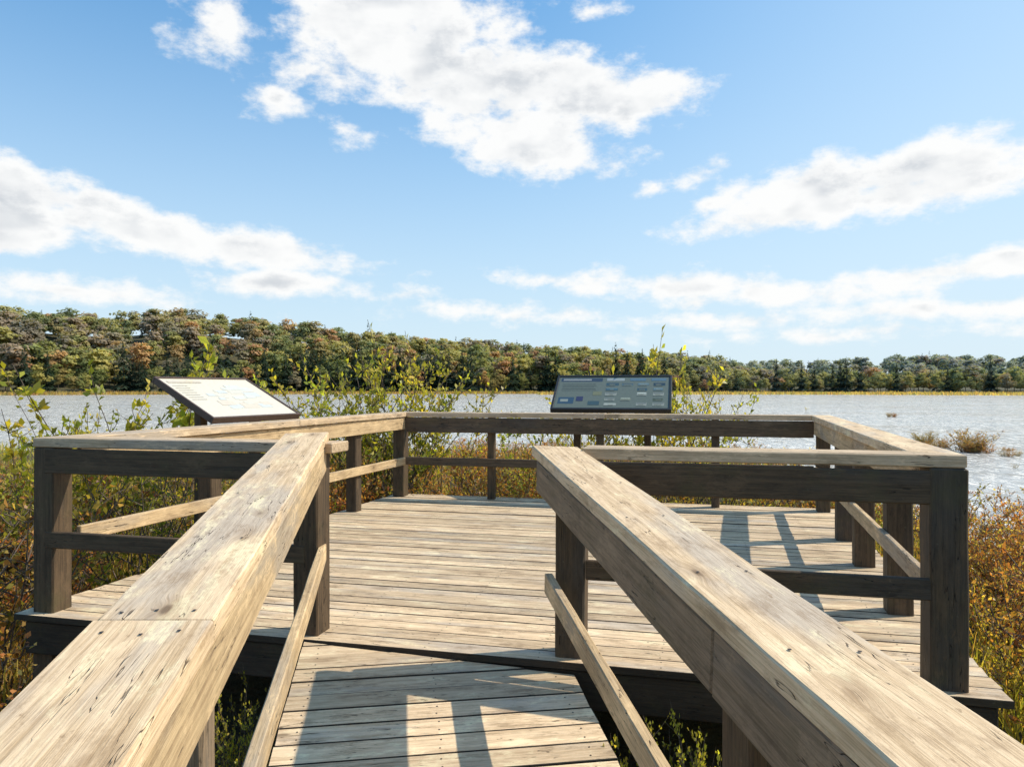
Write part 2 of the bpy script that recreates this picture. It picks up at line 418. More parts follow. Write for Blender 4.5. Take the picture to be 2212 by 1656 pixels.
# ------------------------------------------------------------ signs
def sign(A1,B1,wv,rise,z1,mface,label,kind):
    MF=M_frameB if kind=='grid' else M_frame
    A1=Vector((A1[0],A1[1],z1)); B1=Vector((B1[0],B1[1],z1))
    ed=(B1-A1).normalized(); L=(B1-A1).length
    perp=Vector((-ed.y,ed.x,0))
    if perp.dot(Vector((A1.x,A1.y,0))-Vector((.5,6,0)))<0: perp=-perp
    upv=(perp*wv+Vector((0,0,rise))); W=upv.length; upv.normalize()
    X=ed.copy(); O=A1.copy()
    if X.cross(upv).z<0: X=-ed; O=B1.copy()
    Zn=X.cross(upv).normalized()
    m=Matrix((X,upv,Zn)).transposed().to_4x4(); m.translation=O
    mid=(A1+B1)/2+perp*wv*.5
    e=empty('interpretive_sign',(mid.x,mid.y,GZ)); info(e,label,'information sign')
    def add(name,me):
        o=D.objects.new(name,me); col.objects.link(o); o.parent=e
        o.matrix_basis=Matrix.Translation(-e.location)@m; return o
    def box(V,Fs,x0,x1,y0,y1,z0,z1):
        b=len(V); V+=[(x,y,z) for z in(z0,z1) for y in(y0,y1) for x in(x0,x1)]
        Fs+=[tuple(b+i for i in f) for f in((0,2,3,1),(4,5,7,6),(0,1,5,4),(2,6,7,3),(0,4,6,2),(1,3,7,5))]
    V=[];Fs=[];fw=.022 if kind=='map' else .03
    box(V,Fs,0,L,0,fw,-.05,.012); box(V,Fs,0,L,W-fw,W,-.05,.012)
    box(V,Fs,0,fw,fw+.0005,W-fw-.0005,-.0495,.0115); box(V,Fs,L-fw,L,fw+.0005,W-fw-.0005,-.0495,.0115)
    box(V,Fs,fw,L-fw,fw,W-fw,-.045,-.012)
    fo=add('frame',py_mesh('frame',V,Fs,[MF]))
    bv=fo.modifiers.new('b','BEVEL'); bv.width=.004; bv.segments=2
    V=[];Fs=[]; box(V,Fs,fw+.001,L-fw-.001,fw+.001,W-fw-.001,-.011,0)
    add('panel',py_mesh('panel',V,Fs,[mface]))
    V=[];Q=[];T=[]
    def patch(x0,x1,y0,y1,c,z=.002):
        b=len(V)
        for x,y in((x0,y0),(x1,y0),(x1,y1),(x0,y1)):
            V.append((fw+.001+x*(L-2*fw),fw+.001+y*(W-2*fw),z)); T.append(c)
        Q.append((b,b+1,b+2,b+3))
    pr=random.Random(4)
    if kind=='grid':
        patch(.01,.99,.02,.98,(.135,.16,.13),.001)
        patch(.02,.40,.84,.96,(.04,.06,.09),.0015)
        patch(.04,.30,.875,.925,(.30,.32,.30),.003)
        patch(.44,.60,.86,.95,(.30,.34,.33),.003); patch(.65,.79,.86,.95,(.10,.17,.22),.003); patch(.84,.97,.86,.95,(.10,.17,.22),.003)
        for k in range(5): patch(.04,.36-.07*pr.random(),.75-k*.05,.76-k*.05,(.05,.06,.05))
        patch(.03,.17,.14,.34,(.04,.08,.12)); patch(.05,.12,.20,.28,(.26,.29,.25),.003)
        patch(.19,.25,.22,.36,(.04,.045,.10),.003); patch(.30,.40,.10,.22,(.05,.09,.10),.003); patch(.33,.41,.40,.52,(.18,.19,.11),.003)
        for i in range(4):
            for j in range(5):
                if pr.random()<.12: continue
                x=.44+i*.14;y=.71-j*.155; wd=pr.uniform(.08,.115); ht=pr.uniform(.065,.095)
                base=[(.05,.10,.12),(.10,.15,.16),(.30,.32,.27),(.20,.22,.16),(.03,.06,.08),(.08,.10,.05)][pr.randrange(6)]
                patch(x,x+wd,y,y+ht,base)
                k2=pr.choice((.5,1.5)); patch(x+wd*.05,x+wd*.95,y+ht*.55,y+ht*.95,(base[0]*k2+.03,base[1]*k2+.04,base[2]*k2+.05),.003)
                patch(x+wd*pr.uniform(.1,.4),x+wd*pr.uniform(.6,.9),y+ht*.2,y+ht*.45,(.22,.24,.18),.0035)
                patch(x,x+.08,y-.026,y-.016,(.05,.06,.05))
    else:
        patch(.015,.985,.015,.985,(.69,.64,.525),.001)
        for k in range(26):
            x=.25+.5*pr.random();y=.15+.6*pr.random()
            s=.05+.09*pr.random()
            patch(x,min(.95,x+s*1.3),y,min(.92,y+s),[(.60,.63,.60),(.64,.65,.58),(.68,.60,.48),(.66,.63,.53)][k%4],.002+k*.00004)
        for k in range(7): patch(.05,.2,.8-k*.06,.812-k*.06,(.56,.52,.43),.0045)
        patch(.05,.4,.88,.93,(.60,.53,.42),.0046)
    add('printed_graphics',quad_mesh('printed_graphics',V,Q,np.array(T),[M_print]))
    for t in (.2,.8):
        q=O+X*(L*t)+upv*(W*.5)-Zn*.05
        beam('leg',(q.x,q.y,GZ-.2),(q.x,q.y,q.z),.085,.085,M_post,e,up=tuple(perp))
        q2=O+X*(L*t)-Zn*.06
        beam('bracket',q2+upv*.08,q2+upv*(W-.08),.05,.03,MF,e,up=tuple(Zn))
    return e
sign((-2.62,6.5),(-2.17,7.6),.715,.37,1.096,M_panelA,'slanted faded cream map sign in thin brown frame beside the railing','map')
sign((.475,9.27),(1.92,8.93),.62,.43,1.10,M_panelB,'slanted grey-green picture sign in black frame behind the railing','grid')

# ------------------------------------------------------------ terrain
def smooth(t): t=np.clip(t,0,1); return t*t*(3-2*t)
def brg(x,y): return np.degrees(np.arctan2(x,y))
def shoreR(b): return np.interp(b,[-180,-90,-75,-60,-36,-20,0,15,22,27,30,34,50,75,90,180],[400,400,60,44,32,26,25,24,20,15,12,10.5,10,14,400,400])
def farR(b): return np.interp(b,[-45,0,15,25,45],[300,310,325,335,335])
def lump(x,y):
    return (np.sin(x*.9+1.3*np.sin(y*.7))+np.sin(y*1.1+1.7*np.sin(x*.5+2)))*.5
def ground_h(x,y):
    r=np.hypot(x,y); b=brg(x,y)
    near=GZ+.07*lump(x,y)-.9*smooth((r-shoreR(b)-.8*lump(x*.6,y*.6))/3.0)
    G=np.interp(b,[-45,-34.7,-29,-23.8,-20,-16.2,-10.8,-3.8,3.4,13.8,18.8,23.4,29.2,45],[30,30,28,32,29,27,22.5,18,14.5,9.5,4.0,2,2,2])
    t=(r-farR(b))
    Ex=np.interp(b,[8,16,21,28,36],[0,3,8.5,11,10])
    far=-1.6+.95*smooth((t+6)/6)+G*smooth(t/135)+Ex*smooth((r-500)/120)
    m=smooth((r-190)/20)
    m=np.where(np.abs(b)>85,0,m)
    return near*(1-m)+far*m
rad=np.concatenate([[0.0],np.geomspace(.8,60,70),np.linspace(66,280,12),np.linspace(290,520,50),np.geomspace(535,5000,22)])
na=240
angs=np.linspace(0,2*np.pi,na,endpoint=False)
RRr,AA=np.meshgrid(rad,angs,indexing='ij')
X=RRr*np.sin(AA);Yy=RRr*np.cos(AA);Zz=ground_h(X,Yy)
V=np.stack([X,Yy,Zz],-1).reshape(-1,3)
i,j=np.meshgrid(np.arange(len(rad)-1),np.arange(na),indexing='ij')
a=i*na+j;b=i*na+(j+1)%na
Q=np.stack([a,a+na,b+na,b],-1).reshape(-1,4)
m,nt,out=nmat('marsh_ground')
tc=N(nt,'ShaderNodeTexCoord'); P=tc.outputs['Object']
n1_=noise(nt,P,1.3,8,.65); n2_=noise(nt,P,9,6,.65); n3_=noise(nt,P,.05,5)
c=mixc(nt,maprange(nt,n1_,.35,.65),(.04,.035,.02),(.10,.095,.035))
c=mixc(nt,math_(nt,'MULTIPLY',maprange(nt,n2_,.5,.7),.7),c,(.15,.10,.045))
c=mixc(nt,maprange(nt,n3_,.45,.7),c,(.06,.06,.028))
bp=N(nt,'ShaderNodeBump'); bp.inputs['Distance'].default_value=.06; nt.links.new(n2_,bp.inputs['Height'])
bs=N(nt,'ShaderNodeBsdfPrincipled'); nt.links.new(c,bs.inputs['Base Color']); bs.inputs['Roughness'].default_value=.95
nt.links.new(bp.outputs[0],bs.inputs['Normal']); nt.links.new(bs.outputs[0],out.inputs[0])
me=quad_mesh('ground',V,Q[na:],None,[m],smooth=True)
o=D.objects.new('ground',me); col.objects.link(o); info(o,'marshy ground rising to wooded hills','ground',kind='structure')
WZ=-1.0
m,nt,out=nmat('lake_water')
tc=N(nt,'ShaderNodeTexCoord'); P=tc.outputs['Object']
w1=noise(nt,scalev(nt,P,(1.0,1.6,1)),2.6,5,.65); w2=noise(nt,scalev(nt,P,(1,1.5,1)),14,4,.6)
hh=math_(nt,'ADD',w1,math_(nt,'MULTIPLY',w2,.3))
bp=N(nt,'ShaderNodeBump'); bp.inputs['Strength'].default_value=.20; bp.inputs['Distance'].default_value=.06
nt.links.new(hh,bp.inputs['Height'])
big=noise(nt,scalev(nt,P,(1,2.5,1)),.05,6,.65)
veg=maprange(nt,noise(nt,scalev(nt,P,(1,1.2,1)),.25,12,.88),.49,.56)
spk=maprange(nt,noise(nt,scalev(nt,P,(1,.28,1)),3.8,8,.9),.50,.55)
pale=maprange(nt,noise(nt,scalev(nt,P,(1,.28,1)),5.6,7,.9),.52,.56)  # pale specks painted into the water colour as sun glitter
dens=maprange(nt,big,.36,.56,.15,1)
dark=math_(nt,'MULTIPLY',math_(nt,'MAXIMUM',math_(nt,'MULTIPLY',veg,.75),math_(nt,'MULTIPLY',spk,.85)),dens)
strip=maprange(nt,noise(nt,scalev(nt,P,(.22,2.0,1)),.07,5,.6),.55,.61)
sepw=N(nt,'ShaderNodeSeparateXYZ'); nt.links.new(P,sepw.inputs[0])
strip=math_(nt,'MULTIPLY',strip,maprange(nt,sepw.outputs[1],100,180))
c=mixc(nt,dark,(.42,.43,.43),(.21,.18,.12))
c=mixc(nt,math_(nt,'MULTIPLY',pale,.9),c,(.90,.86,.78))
c=mixc(nt,math_(nt,'MULTIPLY',strip,.9),c,(.34,.25,.10))
veg_glint=math_(nt,'MAXIMUM',math_(nt,'MAXIMUM',dark,pale),strip)
bs=N(nt,'ShaderNodeBsdfPrincipled'); nt.links.new(c,bs.inputs['Base Color'])
bs.inputs['IOR'].default_value=1.42
nt.links.new(maprange(nt,veg_glint,0,1,.10,.8),bs.inputs['Roughness'])
nt.links.new(maprange(nt,veg_glint,0,1,.5,.2),bs.inputs['Specular IOR Level'])
nt.links.new(bp.outputs[0],bs.inputs['Normal']); nt.links.new(bs.outputs[0],out.inputs[0])
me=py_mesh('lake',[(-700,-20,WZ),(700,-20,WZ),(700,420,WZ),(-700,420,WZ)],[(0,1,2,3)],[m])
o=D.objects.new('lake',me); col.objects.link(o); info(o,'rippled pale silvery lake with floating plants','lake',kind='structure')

# ------------------------------------------------------------ foliage generators
npr=np.random.RandomState(7)
def unit(v): return v/np.maximum(1e-6,np.linalg.norm(v,axis=-1,keepdims=True))
def leaves(P,Dr,s,w=.28,fold=.15,rs=npr):
    n=len(P); s=np.asarray(s).reshape(-1,1)
    side=unit(np.cross(Dr,rs.normal(size=(n,3)))); upv=np.cross(side,Dr)
    V=np.stack([P,P+Dr*s*.5+side*s*w+upv*s*fold,P+Dr*s,P+Dr*s*.5-side*s*w+upv*s*fold],1).reshape(-1,3)
    Q=np.arange(4*n).reshape(n,4)
    return V,Q
def tube(pts,r0,r1):
    pts=np.asarray(pts); n=len(pts)
    d=unit(pts[-1]-pts[0]); a=unit(np.cross(d,[.3,.9,.2])); b=np.cross(d,a)
    V=[]
    for k,p in enumerate(pts):
        r=r0+(r1-r0)*k/(n-1)
        V+= [p+a*r,p+b*r,p-a*r,p-b*r]
    Q=[(k*4+j,k*4+(j+1)%4,k*4+4+(j+1)%4,k*4+4+j) for k in range(n-1) for j in range(4)]
    return np.array(V),np.array(Q)
def joinp(parts):
    V=[];Q=[];o=0
    for v,q in parts:
        V.append(v);Q.append(q+o);o+=len(v)
    return np.concatenate(V),np.concatenate(Q)
def shrub(seed,h=1.6,spread=.8,ns=14,nb=7,lpb=10,ls=.06,lw=.3,start=.3,tip=0.,cols=None,lean=.5,thick=.008):
    rs=np.random.RandomState(seed)
    tubes=[];LP=[];LD=[];LS=[]
    for k in range(ns):
        a=rs.uniform(0,2*np.pi); rb=rs.uniform(0,.25)*spread
        p=np.array([math.cos(a)*rb,math.sin(a)*rb,-.05])
        out=np.array([math.cos(a),math.sin(a),0])
        hh=h*rs.uniform(.55,1.0)
        d=unit(out*lean*rs.uniform(.1,1)+np.array([0,0,1.0])+rs.normal(size=3)*.08)
        pts=[p]; st=hh/8
        for s in range(8):
            d=unit(d+rs.normal(size=3)*.13+out*.03); p=p+d*st*1.05; pts.append(p)
        tubes.append(tube(pts,thick,thick*.3))
        paths=[(pts,.55)]
        for b in range(nb):
            t=rs.uniform(start,.97); i0=int(t*8); q=pts[i0]
            a2=rs.uniform(0,2*np.pi); dd=unit(np.array([math.cos(a2),math.sin(a2),rs.uniform(.2,1.0)]))
            bl=h*rs.uniform(.12,.3)*(1.15-t*.6)*spread/.8; bp_=[q]
            for s in range(4):
                dd=unit(dd+rs.normal(size=3)*.18+np.array([0,0,.06])); q=q+dd*bl/4; bp_.append(q)
            tubes.append(tube(bp_,thick*.45,thick*.2)); paths.append((bp_,0.0))
        for pth,t0 in paths:
            pth=np.array(pth); m_=len(pth)-1
            for l in range(lpb if t0==0 else int(lpb*1.3)):
                t=rs.uniform(max(t0,tip if t0==0 else t0),1)*m_; i0=min(int(t),m_-1); q=pth[i0]+(pth[i0+1]-pth[i0])*(t-i0)
                dirb=unit(pth[i0+1]-pth[i0])
                LP.append(q+rs.normal(size=3)*.01); LD.append(unit(dirb*.6+rs.normal(size=3)*.6+np.array([0,0,.25]))); LS.append(ls*rs.uniform(.6,1.3))
    sV,sQ=joinp(tubes)
    top=sV[:,2].max()
    stem=quad_mesh('stems',sV,sQ,np.ones((len(sV),3)),[M_bark])
    V,Q=leaves(np.array(LP),np.array(LD),np.array(LS),lw,.15,rs)
    n=len(LP); pal=np.array(cols); ci=pal[rs.randint(0,len(pal),n)]
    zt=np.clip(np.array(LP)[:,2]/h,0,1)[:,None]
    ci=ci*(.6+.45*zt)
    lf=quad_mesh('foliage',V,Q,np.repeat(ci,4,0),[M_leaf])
    return stem,lf,float(top)
GREEN=[(.34,.34,.06),(.46,.42,.08),(.26,.28,.05),(.54,.46,.09),(.20,.22,.04)]
YEL=[(.60,.55,.08),(.50,.50,.08),(.38,.42,.07),(.68,.56,.10)]
RUS=[(.52,.22,.08),(.62,.32,.10),(.38,.15,.06),(.62,.42,.13),(.48,.18,.07),(.50,.36,.12)]
MIXD=[(.52,.38,.09),(.36,.34,.08),(.56,.34,.10),(.27,.25,.07),(.62,.47,.13),(.50,.25,.08)]
VG=[shrub(20+k,1.6,.9,14,8,8,.048,.30,.30,cols=GREEN+YEL[:3]) for k in range(3)]
VM=[shrub(40+k,1.3,.9,16,8,8,.036,.30,.15,cols=MIXD,lean=.6) for k in range(3)]
VR=[shrub(60+k,1.2,.9,22,9,10,.040,.30,.15,cols=RUS,lean=.8) for k in range(3)]
VT=[shrub(80+k,3.0,.65,7,10,7,.085,.27,.45,cols=YEL+GREEN[:2],lean=.28,thick=.012) for k in range(3)]
VS=[shrub(90+k,2.4,.4,4,6,7,.090,.26,.5,cols=YEL+YEL+GREEN[:2],lean=.22,thick=.010) for k in range(3)]
rs=random.Random(3)
VAR={'g':VG,'m':VM,'r':VR,'t':VT,'s':VS}
LAB={'g':('leafy_shrub','yellow-green leafy marsh shrub','leafy marsh shrubs'),
     'm':('mixed_shrub','olive and golden autumn marsh shrub','mixed autumn shrubs'),
     'r':('russet_shrub','twiggy orange russet autumn shrub','russet autumn shrubs'),
     't':('tall_shrub','tall open shrub with bright leaves behind the railing','tall shrubs'),
     's':('sapling','slender sapling with large yellow-green leaves','slender saplings')}
nsh=[0]
def put(kind,x,y,h,width=1.0,base=None,k=None):
    vs=VAR[kind]; st,lf,top=vs[rs.randrange(len(vs)) if k is None else k]
    z=float(ground_h(np.array(x),np.array(y))) if base is None else base
    s=h/top
    sx=s*.35+.65*min(1.2,max(.5,s)) if kind in 'gmr' else s
    nm,lab,grp=LAB[kind]
    o=D.objects.new(nm,st); col.objects.link(o); o.location=(x,y,z); o.scale=(sx*width,sx*width,s)
    o.rotation_euler=(0,0,rs.uniform(0,6.28))
    info(o,lab,'shrub',grp)
    f=D.objects.new('foliage',lf); col.objects.link(f); f.parent=o
    v=rs.uniform(.7,1.15); w=rs.uniform(.92,1.2)
    f.color=(v*w,v,v*.9,1)
    nsh[0]+=1
poly=[NL-e1*.5-n1*.4,NR+e1*.6-n1*.4,FR+e1*.5+n1*.55,FL-e1*.5+n1*.55]
polyS=[NL-e1*.95-n1*.6,NR+e1*.75-n1*.5,FR+e1*.9+n1*.9,FL-e1*.95+n1*.9]
def inside(x,y,poly=polyS):
    c=True
    for k in range(4):
        a=poly[k];b=poly[(k+1)%4]
        if (b.x-a.x)*(y-a.y)-(b.y-a.y)*(x-a.x)<0: c=False
    return c
def inramp(x,y,m=.35):
    v=Vector((x,y,0)); r_=v.dot(rv); return -.5-m<r_<.88+m and v.dot(u)<4.4
toppx=([-42,-30,-25,-20,-12,0,14,21,24,28,34,42],[950,955,950,940,930,935,942,952,985,1020,1040,1040])
tries=0; placed=[]
while nsh[0]<190 and tries<9000:
    tries+=1
    b=rs.uniform(-42,42); d=math.exp(rs.uniform(math.log(4.6),math.log(30)))
    x=d*math.sin(R(b)); y=d*math.cos(R(b))
    if d>shoreR(b)-.5: continue
    if inside(x,y) or inramp(x,y,.9): continue
    if any((x-q[0])**2+(y-q[1])**2<(.36+.03*d)**2 for q in placed): continue
    tp=np.interp(b,*toppx)
    h=(EYE-GZ)-(tp-HY)/F*y
    h=max(.3,min(1.65,h))*rs.uniform(.6,1.02)
    if b>20: k=rs.choice('rrrrm')
    elif b>-5: k=rs.choice('rrmmg')
    elif b>-18: k=rs.choice('rrmmg')
    else: k=rs.choice('gmmmr')
    placed.append((x,y)); put(k,x,y,h)
def atpx(px,y): return (px-HX)/F*y
for kind,px,y,ptop,w in [
    ('t',850,10.9,700,.85),('t',740,11.1,740,.8),('t',905,11.3,725,.8),('t',700,10.6,795,.9),('t',960,11.2,785,.9),
    ('t',800,10.9,750,.9),('t',660,10.8,825,.9),('t',890,10.9,770,.9),('t',850,10.7,800,1),('g',820,10.9,850,1),
    ('s',345,8.0,745,.9),('s',400,8.3,765,.8),('s',160,7.6,808,.9),('s',60,7.2,835,1.0),('g',240,8.6,880,.9),
    ('s',285,7.6,805,.9),('s',320,8.4,790,.9),('g',150,8.0,900,.9),('s',215,7.8,840,.9),('g',20,7.0,910,1),('s',100,6.8,880,.9),
    ('s',1385,10.4,718,.7),('s',1425,10.7,735,.7),('t',1480,10.6,790,.7),('t',1530,10.7,780,.75),('t',1560,10.6,830,.7),('s',1220,10.6,790,.6),
    ('t',1340,10.9,785,.8),('t',1280,10.9,800,.8),('s',1100,11.6,860,.7),('s',640,10.6,815,.8),('t',1420,10.9,780,.7)]:
    h=(EYE-GZ)+(HY-ptop)/F*y
    put(kind,atpx(px,y),y,h,w)
for px,y,h,k in [(505,3.6,.7,'g'),(470,3.3,.6,'g'),(530,3.9,.65,'g'),(440,3.1,.5,'g'),(490,3.0,.55,'g'),(550,3.8,.5,'g'),(1400,3.1,.72,'g'),(1460,3.05,.8,'g'),(1520,3.0,.8,'g'),(1440,2.8,.6,'g'),(1580,3.0,.8,'g'),(1380,3.25,.6,'g'),(1650,3.0,.6,'m'),(1480,2.6,.5,'g'),(1540,2.8,.7,'g')]:
    put(k,atpx(px,y),y,h,.55)
for px,py,h,k in [(30,1420,.45,'g'),(60,1500,.35,'m'),(-30,1300,.7,'m'),(-20,1180,1.0,'m'),(10,1100,1.1,'g'),(2190,1420,.8,'r'),(2220,1250,1.0,'r'),(2170,1340,.8,'r'),(2210,1130,1.1,'r'),(2205,1560,.5,'g'),(100,1600,.3,'g'),(2200,1080,1.2,'r'),(2230,1320,.9,'r'),(2190,1200,1.0,'r'),(2240,1180,1.1,'r')]:
    y=(EYE-GZ)*F/(py-HY) 
    put(k,atpx(px,y),y,h,.85)
for px,py,w,h in [(1990,962,1.3,.85),(2020,968,1.1,.6),(2095,975,1.6,1.0),(2125,978,1.2,.6),(1745,893,1.2,1.2),(2190,985,.8,.4),(1930,900,1.,.5),(2160,972,.6,.25),(2205,1012,.6,.25)]:
    y=(EYE-WZ)*F/(py-HY)
    for q in range(1 if px==1745 else 5): put(rs.choice('mmr') if px!=1745 else 's',atpx(px,y)+rs.uniform(-.5,.5),y+rs.uniform(-.3,.3),h*rs.uniform(.6,1),.8*w,base=WZ-.05)

def grass(name,n,rmin,rmax,bmin,bmax,hmin,hmax,wd,cols,label,func=None,seed=1,power=True):
    rs_=np.random.RandomState(seed)
    b=rs_.uniform(bmin,bmax,n); r_=np.exp(rs_.uniform(math.log(rmin),math.log(rmax),n)) if power else rs_.uniform(rmin,rmax,n)
    if func is not None: r_=func(b,rs_)
    x=r_*np.sin(np.radians(b)); y=r_*np.cos(np.radians(b))
    ok=np.ones(n,bool)
    if power:
        ok&=r_<shoreR(b)+.8
        vx=x*rv.x+y*rv.y; vu=x*u.x+y*u.y
        ok&=~((vx>-.62)&(vx<1.0)&(vu<4.3))
        ins=np.ones(n,bool)
        for k in range(4):
            a=poly[k];c2=poly[(k+1)%4]
            ins&=((c2.x-a.x)*(y-a.y)-(c2.y-a.y)*(x-a.x))>=0
        ok&=~ins
    x=x[ok];y=y[ok];r_=r_[ok];n=len(x)
    z=np.maximum(ground_h(x,y),WZ-.03)-.02
    hh=rs_.uniform(hmin,hmax,n)*(1 if not power else (.7+.5*(lump(x*.8,y*.8)*.5+.5)))
    a=rs_.uniform(0,np.pi*2,n); ln=rs_.normal(size=(n,2))*.28
    w_=wd*(1+r_/14 if power else 1)
    sx=np.cos(a)*w_;sy=np.sin(a)*w_
    B=np.stack([x,y,z],1); S=np.stack([sx,sy,np.zeros(n)],1); T=np.stack([ln[:,0]*hh,ln[:,1]*hh,hh],1)
    V=np.stack([B-S,B+S,B+T+S*.25,B+T-S*.25],1).reshape(-1,3)
    pal=np.array(cols); pi=(np.clip((lump(x*.35+3,y*.35)*.5+.5)+rs_.normal(size=n)*.25,0,.999)*len(pal)).astype(int)
    ci=pal[pi]
    me=quad_mesh(name,V,np.arange(4*n).reshape(n,4),np.repeat(ci,4,0),[M_leaf])
    o=D.objects.new(name,me); col.objects.link(o); info(o,label,'grass',kind='stuff'); return o
grass('marsh_grass',80000,1.5,38,-45,48,.15,.45,.006,[(.32,.33,.06),(.46,.40,.08),(.60,.47,.12),(.60,.38,.12),(.50,.27,.09)],'mixed green and tan marsh grass on the bank')
grass('reed_bed',26000,1,1,-44,44,.4,1.1,.25,[(.44,.31,.13),(.52,.38,.15),(.35,.30,.11),(.46,.27,.11)],'tan reeds along the far shore',func=lambda b,q:farR(b)-9+q.uniform(0,14,len(b))-np.where(b>2,1,0)*q.uniform(0,1,len(b))**2*45,seed=5,power=False)

# ------------------------------------------------------------ far trees
def decid(seed,H,nq,qs):
    rs_=np.random.RandomState(seed)
    nb=26; cw=H*.31
    cen=[];rad_=[]
    for k in range(nb):
        t=rs_.uniform(.0,1); z=H*(.26+.62*t); rr_=cw*math.sqrt(max(.05,1-(2*t-.85)**2*.75))*rs_.uniform(.1,.9)
        a=rs_.uniform(0,2*np.pi); cen.append((math.cos(a)*rr_,math.sin(a)*rr_,z)); rad_.append(H*rs_.uniform(.06,.13))
    cen=np.array(cen);rad_=np.array(rad_)
    k=rs_.randint(0,nb,nq); n_=unit(rs_.normal(size=(nq,3))); n_[:,2]=np.abs(n_[:,2])*.8+n_[:,2]*.2; n_=unit(n_)
    Pp=cen[k]+n_*(rad_[k]*rs_.uniform(.5,1.3,nq))[:,None]
    cn=unit(Pp-np.array([0,0,H*.5]))
    nn=unit(n_*.45+cn*.6+rs_.normal(size=(nq,3))*.4+np.array([.15,-.2,.35]))
    t1=unit(np.cross(nn,rs_.normal(size=(nq,3)))); t2=np.cross(nn,t1)
    s=(qs*rs_.uniform(.4,1.2,nq))[:,None]
    V=np.stack([Pp-t1*s,Pp-t2*s*.8,Pp+t1*s,Pp+t2*s*.8],1).reshape(-1,3)
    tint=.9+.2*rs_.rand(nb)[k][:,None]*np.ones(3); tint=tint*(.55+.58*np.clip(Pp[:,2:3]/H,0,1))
    return V,np.repeat(tint,4,0)
def conif(seed,H,nq,qs):
    rs_=np.random.RandomState(seed)
    t=rs_.beta(1,1.5,nq); z=H*(.05+.95*t); lay=.75+.35*np.sin(t*34)
    r_=H*.20*(1-t)**.95*lay*np.sqrt(rs_.uniform(.35,1,nq)); a=rs_.uniform(0,2*np.pi,nq)
    Pp=np.stack([np.cos(a)*r_,np.sin(a)*r_,z],1)
    o=np.stack([np.cos(a),np.sin(a),-.35*np.ones(nq)],1); o=unit(o+rs_.normal(size=(nq,3))*.2)
    sd=unit(np.cross(o,[0,0,1.])+rs_.normal(size=(nq,3))*.2); s=(qs*rs_.uniform(.5,1.1,nq)*(1.1-t*.8))[:,None]
    V=np.stack([Pp-o*s*.5,Pp-sd*s*.6,Pp+o*s,Pp+sd*s*.6],1).reshape(-1,3)
    tint=(.8+.4*rs_.rand(nq))[:,None]*np.ones(3)
    return V,np.repeat(tint,4,0)
def trunkq(H,rt,top=.75):
    v,q=tube([(0,0,-.6),(rt*.4,0,H*top*.5),(0,rt*.5,H*top)],rt,rt*.3); return v,q
OL=[(.32,.295,.075),(.39,.345,.09),(.27,.26,.07),(.44,.375,.10),(.36,.28,.09),(.22,.235,.065)]
OR=[(.48,.26,.11),(.52,.31,.11),(.44,.23,.10),(.44,.29,.11)]
BR=[(.32,.24,.15),(.30,.25,.15),(.34,.25,.16),(.26,.21,.135)]
CN=[(.035,.06,.034),(.043,.068,.038),(.038,.062,.042)]
tr=random.Random(21)
def treetype(b,frac):
    # conifers stand in patches low on the shore
    patchy=.5+.5*math.sin(b*.9)+.3*math.sin(b*2.3+1)
    pc=.62*max(0,min(1,patchy)) if not(-19<b<-3) else .72
    if b>10: pc*=.6
    if frac>.18: pc*=.15
    if tr.random()<pc: return 'c',tr.choice(CN)
    x=tr.random()
    if b<-18 and .05<frac<.6: return ('d',tr.choice(BR)) if x<.48 else (('d',tr.choice(OR)) if x<.60 else ('d',tr.choice(OL)))
    if x<.76: return 'd',tr.choice(OL)
    if x<.88: return 'd',tr.choice(OR)
    return 'd',tr.choice(BR)
def haze(c,k):  # aerial haze blended into the leaf colours of distant trees
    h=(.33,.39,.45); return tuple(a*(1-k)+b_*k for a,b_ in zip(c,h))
DP=[];CPp=[]
for k in range(6):
    v,t=decid(100+k,14,1500,.44); tv,tq=trunkq(14,.28)
    Q=np.concatenate([np.arange(len(v)).reshape(-1,4),tq+len(v)]); V=np.concatenate([v,tv]); T=np.concatenate([t,np.ones((len(tv),3))])
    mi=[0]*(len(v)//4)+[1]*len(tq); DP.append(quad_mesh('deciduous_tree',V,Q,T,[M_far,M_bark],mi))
for k in range(3):
    v,t=conif(200+k,15,1000,.85); tv,tq=trunkq(15,.22,.9)
    Q=np.concatenate([np.arange(len(v)).reshape(-1,4),tq+len(v)]); V=np.concatenate([v,tv]); T=np.concatenate([t,np.ones((len(tv),3))])
    mi=[0]*(len(v)//4)+[1]*len(tq); CPp.append(quad_mesh('conifer_tree',V,Q,T,[M_far,M_bark],mi))
nf=280
for k in range(nf):
    b=-41+82*(k+tr.random())/nf; d=float(farR(b))+4+tr.random()*22
    ty,c=treetype(b,0)
    if ty=='c': d=float(farR(b))+3+tr.random()*8
    x=d*math.sin(R(b));y=d*math.cos(R(b)); z=float(ground_h(np.array(x),np.array(y)))
    me=tr.choice(DP if ty=='d' else CPp)
    o=D.objects.new(me.name.split('.')[0],me); col.objects.link(o); o.location=(x,y,z-.2)
    s=tr.uniform(.4,.8) if ty=='d' else tr.uniform(.65,1.35)
    if b>14: s*=.8
    o.scale=(s*tr.uniform(.9,1.3),s*tr.uniform(.9,1.3),s) if ty=='d' else (s,s,s)
    o.rotation_euler=(0,0,tr.uniform(-.4,.4))
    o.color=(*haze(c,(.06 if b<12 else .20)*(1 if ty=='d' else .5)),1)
    if ty=='c': info(o,'dark green conifer on the far lake shore','tree','conifers on the far shore')
    elif c in OR: info(o,'orange autumn tree on the far lake shore','tree','broadleaf trees on the far shore')
    elif c in BR: info(o,'brown half-bare tree on the far lake shore','tree','broadleaf trees on the far shore')
    else: info(o,'olive green tree on the far lake shore','tree','broadleaf trees on the far shore')
